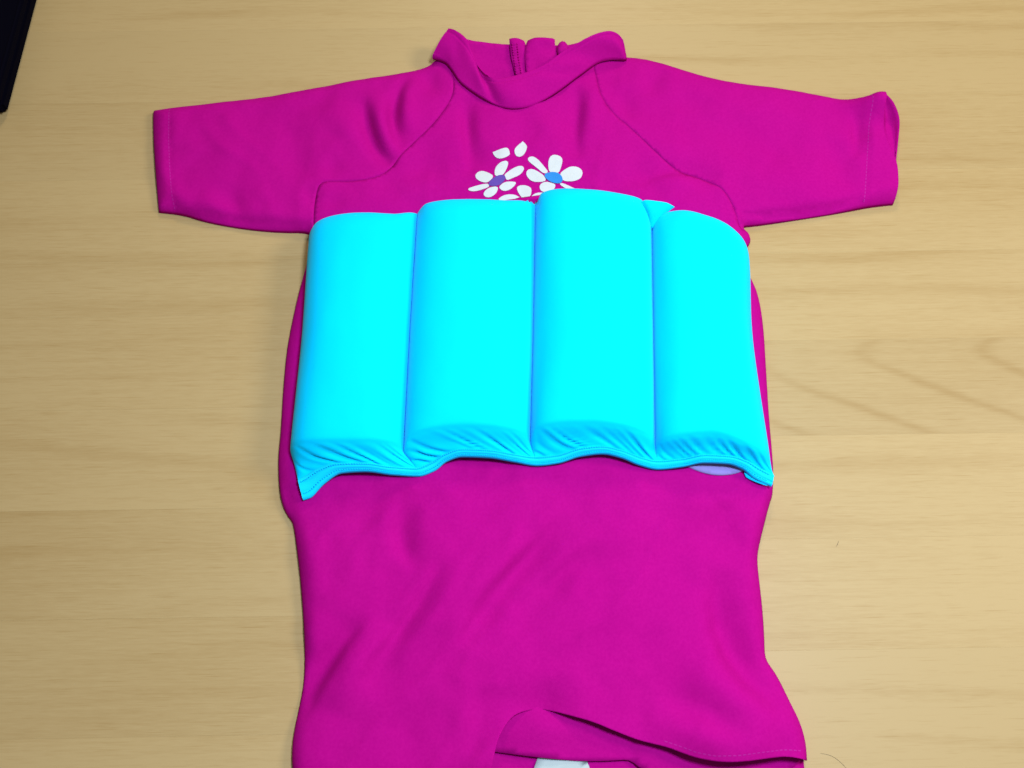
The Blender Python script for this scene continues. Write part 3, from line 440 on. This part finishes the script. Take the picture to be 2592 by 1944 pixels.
for ln in ([(0, 0.25066, 0.0195), (0.00162, 0.23931, 0.0195), (0.00353, 0.22731, 0.0195), (0.00575, 0.21861, 0.0195)], [(0.00358, 0.25066, 0.0195), (0.00485, 0.24012, 0.0195), (0.00675, 0.2293, 0.0195), (0.00864, 0.22137, 0.0195)]):
    q = resample(np.array(ln), .0018); vs, fs = [], []
    for k in range(0, len(q)-1):
        a = q[k]; b_ = q[k]*.4+q[k+1]*.6; zz = bcz(.0036)(np.array([a, b_])); wd = .00035; i = len(vs)
        vs += [(a[0]-wd, a[1], zz[0]), (a[0]+wd, a[1], zz[0]), (b_[0]+wd, b_[1], zz[1]), (b_[0]-wd, b_[1], zz[1])]; fs.append((i, i+1, i+2, i+3))
    obj('stitching', vs, fs, MAG, bc, solid=.0005)

# ------------------------------------------------------------------ flower print on the chest
def petal(name, px, mat):
    p = chaikin(np.array(px)[:, :2], True, 2); o_ = resample(np.vstack([p, p[:1]]), .0011)[:-1]
    v, f = cdt(o_, [], .0018); return obj(name, np.column_stack([v, front_z(v)+.0004]), f, mat, torso)
for q in (
 [(-0.01313, 0.16447, 0.0098), (-0.01313, 0.16447, 0.0098), (-0.00776, 0.16661, 0.0098), (-0.00372, 0.16768, 0.0098), (-0.00192, 0.16634, 0.0098), (-0.00138, 0.16233, 0.0098), (-0.00138, 0.16233, 0.0098), (-0.00415, 0.1602, 0.0098), (-0.00773, 0.15898, 0.0098), (-0.01041, 0.15994, 0.0098), (-0.01222, 0.16207, 0.0098)],
 [(0.00731, 0.17386, 0.0098), (0.00731, 0.17386, 0.0098), (0.00933, 0.17171, 0.0098), (0.01043, 0.16902, 0.0098), (0.00929, 0.16527, 0.0098), (0.00748, 0.16207, 0.0098), (0.00479, 0.16074, 0.0098), (0.00233, 0.16207, 0.0098), (0.00144, 0.1658, 0.0098), (0.00257, 0.16875, 0.0098)],
 [(-0.01099, 0.14518, 0.0098), (-0.0119, 0.14885, 0.0098), (-0.01104, 0.15306, 0.0098), (-0.00816, 0.15649, 0.0098), (-0.00459, 0.15771, 0.0098), (-0.00258, 0.15729, 0.0098), (-0.00271, 0.15411, 0.0098), (-0.00413, 0.15043, 0.0098), (-0.0059, 0.14675, 0.0098)],
 [(-0.00545, 0.14675, 0.0098), (-0.00102, 0.15095, 0.0098), (0.00344, 0.15359, 0.0098), (0.00656, 0.15422, 0.0098), (0.00842, 0.15253, 0.0098), (0.00743, 0.14964, 0.0098), (0.00476, 0.14675, 0.0098), (0.00032, 0.1444, 0.0098), (-0.00367, 0.14216, 0.0098), (-0.00434, 0.14518, 0.0098)],
 [(-0.01188, 0.14545, 0.0098), (-0.01523, 0.14833, 0.0098), (-0.01925, 0.15043, 0.0098), (-0.02236, 0.15016, 0.0098), (-0.02477, 0.14728, 0.0098), (-0.02429, 0.1444, 0.0098), (-0.02182, 0.14206, 0.0098), (-0.01871, 0.14075, 0.0098), (-0.01583, 0.14075, 0.0098)],
 [(-0.01582, 0.13997, 0.0098), (-0.02002, 0.13946, 0.0098), (-0.0253, 0.138, 0.0098), (-0.02903, 0.13645, 0.0098), (-0.02945, 0.13505, 0.0098), (-0.02701, 0.13392, 0.0098), (-0.02304, 0.13428, 0.0098), (-0.01909, 0.13557, 0.0098), (-0.0147, 0.13738, 0.0098)],
 [(-0.01469, 0.13686, 0.0098), (-0.01732, 0.13505, 0.0098), (-0.01919, 0.13222, 0.0098), (-0.01837, 0.13006, 0.0098), (-0.01594, 0.12903, 0.0098), (-0.01331, 0.12965, 0.0098), (-0.01069, 0.13222, 0.0098), (-0.0093, 0.13531, 0.0098), (-0.00962, 0.1378, 0.0098)],
 [(-0.00808, 0.13842, 0.0098), (-0.00499, 0.14127, 0.0098), (-0.00101, 0.14164, 0.0098), (0.00253, 0.14164, 0.0098), (0.00275, 0.14049, 0.0098), (0.00076, 0.13738, 0.0098), (-0.00189, 0.13505, 0.0098), (-0.00453, 0.13418, 0.0098), (-0.00718, 0.1349, 0.0098), (-0.0086, 0.13686, 0.0098)],
 [(0.02164, 0.1478, 0.0098), (0.01724, 0.152, 0.0098), (0.01326, 0.1557, 0.0098), (0.0106, 0.15835, 0.0098), (0.01083, 0.16058, 0.0098), (0.0133, 0.16164, 0.0098), (0.01598, 0.16058, 0.0098), (0.01907, 0.15729, 0.0098), (0.02215, 0.15306, 0.0098), (0.02477, 0.14938, 0.0098)],
 [(0.02499, 0.14938, 0.0098), (0.02431, 0.15464, 0.0098), (0.02482, 0.15941, 0.0098), (0.02674, 0.16249, 0.0098), (0.02988, 0.16287, 0.0098), (0.03308, 0.16143, 0.0098), (0.03428, 0.15835, 0.0098), (0.0333, 0.15411, 0.0098), (0.03142, 0.14833, 0.0098), (0.02788, 0.14911, 0.0098)],
 [(0.03186, 0.14806, 0.0098), (0.03548, 0.15148, 0.0098), (0.03954, 0.15374, 0.0098), (0.04355, 0.15374, 0.0098), (0.04684, 0.15174, 0.0098), (0.04763, 0.14833, 0.0098), (0.04607, 0.14451, 0.0098), (0.04238, 0.14242, 0.0098), (0.03839, 0.14206, 0.0098), (0.03397, 0.14258, 0.0098), (0.03337, 0.14571, 0.0098)],
 [(0.0214, 0.14675, 0.0098), (0.0181, 0.14938, 0.0098), (0.01412, 0.15158, 0.0098), (0.01091, 0.15137, 0.0098), (0.00934, 0.14885, 0.0098), (0.01016, 0.1456, 0.0098), (0.01272, 0.14268, 0.0098), (0.01625, 0.14164, 0.0098), (0.02023, 0.14164, 0.0098), (0.02312, 0.14258, 0.0098)],
 [(0.02289, 0.14179, 0.0098), (0.01978, 0.14086, 0.0098), (0.0183, 0.13842, 0.0098), (0.0187, 0.13521, 0.0098), (0.02102, 0.13361, 0.0098), (0.02454, 0.13335, 0.0098), (0.02766, 0.13521, 0.0098), (0.02912, 0.13842, 0.0098), (0.02862, 0.14023, 0.0098), (0.02554, 0.14101, 0.0098)],
 [(0.03127, 0.14023, 0.0098), (0.0335, 0.14112, 0.0098), (0.03744, 0.13904, 0.0098), (0.0418, 0.1366, 0.0098), (0.04527, 0.13428, 0.0098), (0.04086, 0.13402, 0.0098), (0.03563, 0.13676, 0.0098)],
 [(0.00305, 0.13686, 0.0098), (0.0042, 0.13878, 0.0098), (0.00783, 0.13946, 0.0098), (0.01101, 0.13852, 0.0098), (0.01298, 0.1366, 0.0098), (0.01296, 0.13325, 0.0098), (0.01219, 0.13042, 0.0098), (0.01219, 0.13042, 0.0098), (0.00647, 0.12965, 0.0098), (0.00647, 0.12965, 0.0098), (0.00419, 0.13325, 0.0098)],
 [(-0.00978, 0.12708, 0.0098), (-0.0076, 0.1299, 0.0098), (-0.00409, 0.13155, 0.0098), (-0.00013, 0.13191, 0.0098), (0.00295, 0.13129, 0.0098), (0.00506, 0.12975, 0.0098), (0.00506, 0.12975, 0.0098), (0.00119, 0.12836, 0.0098), (-0.00407, 0.12632, 0.0098)],
 [(0.01298, 0.13042, 0.0098), (0.01298, 0.13042, 0.0098), (0.01529, 0.13258, 0.0098), (0.01882, 0.13335, 0.0098), (0.02278, 0.13309, 0.0098), (0.02761, 0.13222, 0.0098), (0.02231, 0.13067, 0.0098)]):
    petal('flower_petal', q, WHT)
for q, m_ in (([(-0.01595, 0.13935, 0.0098), (-0.01408, 0.14258, 0.0098), (-0.01033, 0.14581, 0.0098), (-0.00679, 0.14686, 0.0098), (-0.00447, 0.14581, 0.0098), (-0.00411, 0.14362, 0.0098), (-0.00623, 0.14039, 0.0098), (-0.0094, 0.138, 0.0098), (-0.01249, 0.13759, 0.0098), (-0.01506, 0.138, 0.0098)], PUR),
              ([(0.02127, 0.14728, 0.0098), (0.02432, 0.14896, 0.0098), (0.02788, 0.14948, 0.0098), (0.03142, 0.14843, 0.0098), (0.03372, 0.14571, 0.0098), (0.03406, 0.14247, 0.0098), (0.0327, 0.1406, 0.0098), (0.0295, 0.14023, 0.0098), (0.02598, 0.14117, 0.0098), (0.02283, 0.14377, 0.0098)], BLU)):
    p = petal('flower_centre', q, m_)
    for v in p.data.vertices: v.co.z += .0003
# folded lip of chest fabric just above the float panel
L0 = np.array([(-0.01043, 0.12572, 0.011), (-0.00184, 0.12687, 0.012), (0.00736, 0.12798, 0.0125), (0.01658, 0.1301, 0.012), (0.02436, 0.13283, 0.01)]); L1 = np.array([(-0.00954, 0.12405, 0.008), (-0.00184, 0.12342, 0.009), (0.00737, 0.12342, 0.009), (0.0166, 0.12485, 0.009), (0.02436, 0.12764, 0.008)])
t = np.linspace(0, 1, 24); ka = np.linspace(0, 1, 5); rows = []
for wv in np.linspace(0, 1, 8):
    q = L0*(1-wv)+L1*wv; r = np.stack([cubic(ka, q[:, k], t) for k in range(3)], 1); r[:, 2] += .0022*np.sin(np.pi*wv)*np.sin(np.pi*t); r[:, 2] = np.maximum(r[:, 2], front_z(r)+.0008); rows.append(r)
obj('chest_fold', np.vstack(rows), grid_faces(8, 24, True), MAG, torso, solid=.0006)

# ------------------------------------------------------------------ float panel: four padded pockets with a gathered hem
HP = .034; ZS = .0160
ROW_B = [(0, -0.13246, 0.09886, 0.01), (0.1, -0.12599, 0.10483, 0.018), (0.25, -0.1126, 0.10772, 0.024), (0.5, -0.09449, 0.10855, 0.026), (0.75, -0.07688, 0.10841, 0.024), (0.9, -0.06653, 0.11074, 0.018), (1, -0.06179, 0.11259, 0.011), (1.1, -0.05559, 0.11704, 0.018), (1.25, -0.04525, 0.11779, 0.024), (1.5, -0.0272, 0.11826, 0.026), (1.75, -0.00629, 0.11814, 0.024), (1.9, 0.00726, 0.11915, 0.018), (2, 0.01528, 0.11896, 0.011), (2.1, 0.01939, 0.12452, 0.019), (2.25, 0.02886, 0.12592, 0.025), (2.5, 0.04607, 0.12501, 0.028), (2.75, 0.06712, 0.12281, 0.026), (2.9, 0.08284, 0.12063, 0.019), (3, 0.09091, 0.11304, 0.012), (3.1, 0.09568, 0.1095, 0.02), (3.25, 0.10711, 0.11049, 0.024), (3.5, 0.12576, 0.10545, 0.026), (3.75, 0.1409, 0.09709, 0.024), (3.9, 0.14916, 0.08871, 0.018), (4, 0.15293, 0.08101, 0.01)]
ROW_M = [(0, -0.13126, 0.02466, 0.022), (1, -0.06335, 0.02931, 0.012), (2, 0.01302, 0.02931, 0.012), (3, 0.08765, 0.02931, 0.012), (4, 0.15002, 0.02373, 0.024)]
ROW_C = [(0, -0.13228, -0.04674, 0.014), (0.1, -0.12638, -0.04853, 0.022), (0.5, -0.09377, -0.04927, 0.031), (0.9, -0.06941, -0.04881, 0.022), (1, -0.06407, -0.0493, 0.013), (1.1, -0.05874, -0.04424, 0.022), (1.5, -0.02714, -0.04049, 0.031), (1.9, 0.00517, -0.04223, 0.022), (2, 0.01077, -0.04322, 0.013), (2.1, 0.01473, -0.03992, 0.022), (2.5, 0.04411, -0.03879, 0.031), (2.9, 0.07731, -0.0428, 0.022), (3, 0.08464, -0.04525, 0.013), (3.1, 0.08854, -0.04624, 0.022), (3.5, 0.11361, -0.04475, 0.031), (3.9, 0.14447, -0.05223, 0.022), (4, 0.15351, -0.0545, 0.014)]
ROW_D = [(0, -0.12551, -0.06639, 0.011), (0.1, -0.1206, -0.06386, 0.012), (0.2, -0.11321, -0.06051, 0.015), (0.33, -0.10252, -0.05832, 0.018), (0.5, -0.08692, -0.05835, 0.019), (0.75, -0.07014, -0.05969, 0.016), (1, -0.05627, -0.05962, 0.013), (1.12, -0.04818, -0.05648, 0.013), (1.25, -0.03988, -0.05228, 0.016), (1.4, -0.02886, -0.04982, 0.019), (1.6, -0.01388, -0.05039, 0.019), (1.8, 0.00109, -0.05199, 0.016), (2, 0.01344, -0.05275, 0.013), (2.2, 0.02659, -0.05193, 0.014), (2.4, 0.04066, -0.04892, 0.018), (2.55, 0.05288, -0.04811, 0.019), (2.7, 0.06392, -0.04974, 0.017), (2.85, 0.07559, -0.05307, 0.014), (3, 0.08548, -0.05505, 0.013), (3.2, 0.09962, -0.05422, 0.014), (3.45, 0.11322, -0.05292, 0.018), (3.65, 0.12758, -0.05378, 0.018), (3.8, 0.13759, -0.05568, 0.015), (3.9, 0.14611, -0.05959, 0.012), (4, 0.15417, -0.06326, 0.01)]
ROW_E = [(0, -0.1221, -0.07779, 0.0085), (0.08, -0.11813, -0.07639, 0.0085), (0.2, -0.11007, -0.06865, 0.011), (0.33, -0.0996, -0.06304, 0.014), (0.5, -0.08589, -0.06249, 0.015), (0.75, -0.06974, -0.06387, 0.013), (1, -0.05492, -0.06413, 0.011), (1.12, -0.046, -0.061, 0.011), (1.25, -0.03834, -0.05562, 0.013), (1.4, -0.02898, -0.05339, 0.015), (1.6, -0.01394, -0.05396, 0.015), (1.8, 0.0011, -0.05591, 0.013), (2, 0.01482, -0.05757, 0.011), (2.2, 0.02714, -0.05645, 0.012), (2.4, 0.04082, -0.05279, 0.014), (2.55, 0.0531, -0.05167, 0.015), (2.7, 0.06407, -0.05365, 0.014), (2.85, 0.07507, -0.0576, 0.012), (3, 0.08604, -0.05986, 0.011), (3.2, 0.09965, -0.05874, 0.012), (3.45, 0.11291, -0.0571, 0.015), (3.65, 0.12651, -0.05767, 0.015), (3.8, 0.13516, -0.05959, 0.012), (3.9, 0.14276, -0.06525, 0.01), (4, 0.15254, -0.06963, 0.0085)]
NS = 61
def row(R, us):
    R = np.array(R); R[:, 3] += .003; return np.stack([pchip(R[:, 0], R[:, k], us) for k in (1, 2, 3)], 1)
def cprof(s): return np.clip(1-np.abs(s)**2.7, 0, 1)**.55
panel = bpy.data.objects.new('float_panel', None); COL.objects.link(panel); panel.parent = suit; panel.empty_display_size = .03
TP = [0, 1, 2, 3, 4.5, 6, 7, 8, 9, 10]
hem_rows = None
hems = []
for kt in range(4):
    s = np.sin(np.linspace(-1, 1, NS)*np.pi/2); s = np.sign(s)*np.abs(s)**.92; us = kt+.5+.5*s; c = cprof(s)
    zl, zr = (.010 if kt == 0 else ZS), (.010 if kt == 3 else ZS); zs = zl+(zr-zl)*(s+1)/2
    hk = HP+(-.001, 0, .0015, 0)[kt]
    def lift(R, f): 
        R = R.copy(); R[:, 2] = zs+(hk*f-zs)*c; return R
    b, m_, cc, d, e = (row(R, us) for R in (ROW_B, ROW_M, ROW_C, ROW_D, ROW_E))
    mv = (m_-b); ln_ = np.linalg.norm(mv[:, :2], axis=1)[:, None]; mv = mv/ln_
    cv = (m_-cc); cv = cv/np.linalg.norm(cv[:, :2], axis=1)[:, None]
    A0 = b+mv*.004; A0[:, 2] = .0055
    K = [A0, lift(b-mv*.0005, .70), lift(b+mv*.0055, .92), lift(b+mv*.016, 1.), lift(m_, 1.02), lift(cc+cv*.012, 1.), lift(cc+cv*.0035, .975), lift(cc, .9), None, d]
    mid = .45*lift(cc, .9)+.55*d; mid[:, 2] -= .0008; K[8] = mid
    K = np.array(K)                                      # key rows x columns x 3
    tt = np.unique(np.concatenate([np.linspace(TP[i], TP[i+1], q, endpoint=True) for i, q in enumerate((5, 6, 7, 12, 16, 8, 6, 9, 12))]))
    G = np.stack([np.stack([pchip(TP, K[:, j, k], tt) for k in range(3)], 1) for j in range(NS)], 1)   # rows x cols x 3
    # gathers run slantwise over the near face, from the fold down to the hem stitching
    ul = (s+1)/2
    for i, q in enumerate(tt):
        if q > 7.6:
            f = (q-7.6)/(10-7.6); win = np.clip(f*1.7, 0, 1)**1.4*(1-np.clip((f-.86)/.14, 0, 1)*.8)*np.clip(1.15-np.abs(s)**6, 0, 1)
            xx = ul-.26*f*(1.1, 1, .9, .5)[kt]; ph = 2*np.pi*((7.5, 9, 9.5, 11)[kt]*xx+.30*np.sin(7*xx+kt*2)+.22*np.sin(17*xx+kt)+kt*.3)
            nz = vnoise(np.column_stack([xx*5+kt*11, xx*0]), 1, 80+kt); nz2 = vnoise(np.column_stack([xx*9+kt*7, f+xx*0]), 1, 90+kt); ph = ph+3.0*nz; amp = .00105*np.clip(.6+.75*nz2, .08, 1.3)
            g = (np.sin(ph)+.35*np.sin(2*ph+1))*win*amp
            G[i, :, 2] += g*.75; G[i, :, 1] -= g*.75
    P = G.reshape(-1, 3); P[:, 2] += .0003*vnoise(P, 55, 40+kt)+.00012*vnoise(P, 160, 50+kt)
    o = obj('float_pocket', P, grid_faces(len(tt), NS, False), CYA, panel)
    # hem binding below the gathers
    hrows = []
    for f, dz in ((0, .0004), (.06, .0012), (.16, .0013), (.22, .0006), (.28, .0013), (.5, .0016), (.66, .0014), (.72, .0007), (.78, .0013), (.93, .0010), (1.0, .0), (1.0, -.0014), (.9, -.002)):
        r = d*(1-f)+e*f; r[:, 2] += dz; hrows.append(r)
    hems.append(np.array(hrows))
hem = np.concatenate([h[:, (0 if k == 0 else 1):] for k, h in enumerate(hems)], 1)
nr, nc = hem.shape[:2]
hemo = obj('hem', hem.reshape(-1, 3), grid_faces(nr, nc), CYB, panel)
# rows of small stitches on the hem
for f in (.19, .75):
    us = np.linspace(.03, 3.97, 230); a = row(ROW_D, us); e = row(ROW_E, us); L = a*(1-f)+e*f; vs, fs = [], []
    for k in range(len(L)-1):
        p, q = L[k], L[k]*.42+L[k+1]*.58; dd = (q-p)[:2]; dd /= np.linalg.norm(dd)+1e-9; nx = np.array((-dd[1], dd[0], 0))*.00032; up = np.array((0, 0, .0013)); i = len(vs)
        vs += [p-nx+up, p+nx+up, q+nx+up, q-nx+up]; fs.append((i, i+1, i+2, i+3))
    obj('stitching', vs, fs, CYA, panel, solid=.0004)
# folded flap at the far end of the joint between the third and fourth pockets
fl = np.array([(0.08295, 0.11548, 0.026), (0.08572, 0.11629, 0.028), (0.09265, 0.11495, 0.029), (0.09959, 0.1142, 0.028), (0.10522, 0.11361, 0.024)]); fb = np.array([(0.08674, 0.10965, 0.022), (0.08819, 0.10558, 0.023), (0.09007, 0.09983, 0.02), (0.0947, 0.10489, 0.023), (0.10163, 0.11111, 0.023)])
t = np.linspace(0, 1, 26); rows = []
for wv in np.linspace(0, 1, 14):
    q = fl*(1-wv)+fb*wv; r = np.stack([cubic(ka, q[:, k], t) for k in range(3)], 1); r[:, 2] += .002*np.sin(np.pi*wv)*np.sin(np.pi*t); rows.append(r)
obj('corner_flap', np.vstack(rows), grid_faces(14, 26, True), CYA, panel, solid=.0008)
# gathered edge between the second and third pockets, and a smaller one between the first and second
for pts, nn, sd in (([(-0.00243, 0.12219, 0.016), (0.00183, 0.12389, 0.015), (0.00609, 0.12282, 0.015), (0.01035, 0.12318, 0.015), (0.014, 0.12247, 0.015), (0.01643, 0.12176, 0.015)], 30, 3), ([(-0.06722, 0.11329, 0.015), (-0.06452, 0.114, 0.015), (-0.06178, 0.11364, 0.015), (-0.05937, 0.114, 0.015)], 14, 5)):
    L = resample(np.array(pts), .0009); r_ = np.random.default_rng(sd); jag = r_.uniform(-.0012, .0016, len(L)); top = L.copy(); top[:, 1] += jag
    low = L.copy(); low[:, 1] -= .009; low[:, 2] -= .003; midr = (top+low)/2; midr[:, 2] += .0015+.0008*np.sin(np.arange(len(L))*1.9)
    obj('gathered_edge', np.vstack([top, midr, low]), grid_faces(3, len(L), True), CYA, panel, solid=.0007)
# turned corner of the hem at the far side, seen from below
cpt = [(0.13772, -0.05854, 0.0095), (0.13729, -0.06281, 0.0085), (0.13878, -0.06452, 0.0085), (0.14614, -0.06793, 0.0085), (0.15199, -0.06963, 0.0085), (0.14636, -0.06311, 0.0095)]
sheet('hem_corner', cpt, lambda v: np.maximum(front_z(v)+.0012, .0115), panel, CYB, step=.002, it=1)
# foam block in the fourth pocket, its pale end showing under the hem
fp = [(0.09838, -0.05148, 0.009), (0.1025, -0.05609, 0.009), (0.10966, -0.06011, 0.009), (0.12045, -0.06268, 0.009), (0.1315, -0.06182, 0.009), (0.13922, -0.05839, 0.009), (0.14343, -0.05148, 0.009), (0.12038, -0.04567, 0.009)]
sheet('foam_block', fp, lambda v: front_z(v)+.0016, panel, LAV, step=.0025, it=2, solid=.003)

# ------------------------------------------------------------------ black box at the far corner of the table
BC = [(-0.35195, 0.20177, 0.004), (-0.34932, 0.30357, 0.004)]; bx, by = BC[0][0], BC[0][1]
box = empty('black_box', (bx, by, 0), 'black flat box at the corner of the table, mostly out of frame', 'box')
box.rotation_euler = (0, 0, math.atan2(BC[1][1]-by, BC[1][0]-bx)-math.pi/2)
def slab(name, z0, z1, inset, parent, bev=.0025):
    bm = bmesh.new(); bmesh.ops.create_cube(bm, size=1); L, D = .26, .32
    for v in bm.verts: v.co = Vector(((v.co.x-.5)*L-inset*(1 if v.co.x > 0 else -1), (v.co.y+.5)*D+inset*(1 if v.co.y < 0 else -1), z0+(v.co.z+.5)*(z1-z0)))
    bmesh.ops.bevel(bm, geom=bm.edges[:], offset=bev, segments=3, affect='EDGES')
    me = bpy.data.meshes.new(name); bm.to_mesh(me); bm.free(); me.materials.append(BLK); o = bpy.data.objects.new(name, me); COL.objects.link(o); o.parent = parent; return o
slab('lower_shell', .0015, .012, .001, box); slab('lid', .0124, .022, 0, box)
for fx in (-.02, -.24):
    for fy in (.02, .30):
        bm = bmesh.new(); bmesh.ops.create_cone(bm, cap_ends=True, segments=16, radius1=.006, radius2=.005, depth=.0018)
        me = bpy.data.meshes.new('foot'); bm.to_mesh(me); bm.free(); me.materials.append(BLK); o = bpy.data.objects.new('foot', me); COL.objects.link(o); o.parent = box; o.location = (fx, fy, .0009)
# ------------------------------------------------------------------ a loose hair and a speck of lint on the table
def strand(name, pts, r, label, cat):
    q = resample(chaikin(np.array(pts)), .002); vs, fs = [], []
    for k, p in enumerate(q):
        a = q[min(k+1, len(q)-1)]-q[max(k-1, 0)]; a[2] = 0; a /= np.linalg.norm(a); nn = np.array((-a[1], a[0], 0)); rr = r*(1 if 0 < k < len(q)-1 else .3)
        for j in range(6): th = j*np.pi/3; vs.append(p+nn*rr*np.cos(th)+np.array((0, 0, rr*np.sin(th)+r)))
    for k in range(len(q)-1):
        for j in range(6): fs.append((k*6+j, k*6+(j+1) % 6, (k+1)*6+(j+1) % 6, (k+1)*6+j))
    o = obj(name, vs, fs, HAI); o['label'] = label; o['category'] = cat
strand('hair', [(0.1673, -0.21612, 0.0001), (0.17272, -0.21706, 0.0001), (0.17644, -0.2194, 0.0001), (0.18001, -0.22291, 0.0001), (0.18497, -0.23078, 0.0001)], .00007, 'thin curved loose hair on the table beside the leg hem', 'hair')
strand('lint', [(0.1919, -0.09928, 0.0001), (0.19111, -0.1012, 0.0001), (0.18982, -0.10285, 0.0001)], .00014, 'tiny dark lint speck on the bare table beside the waist', 'lint')
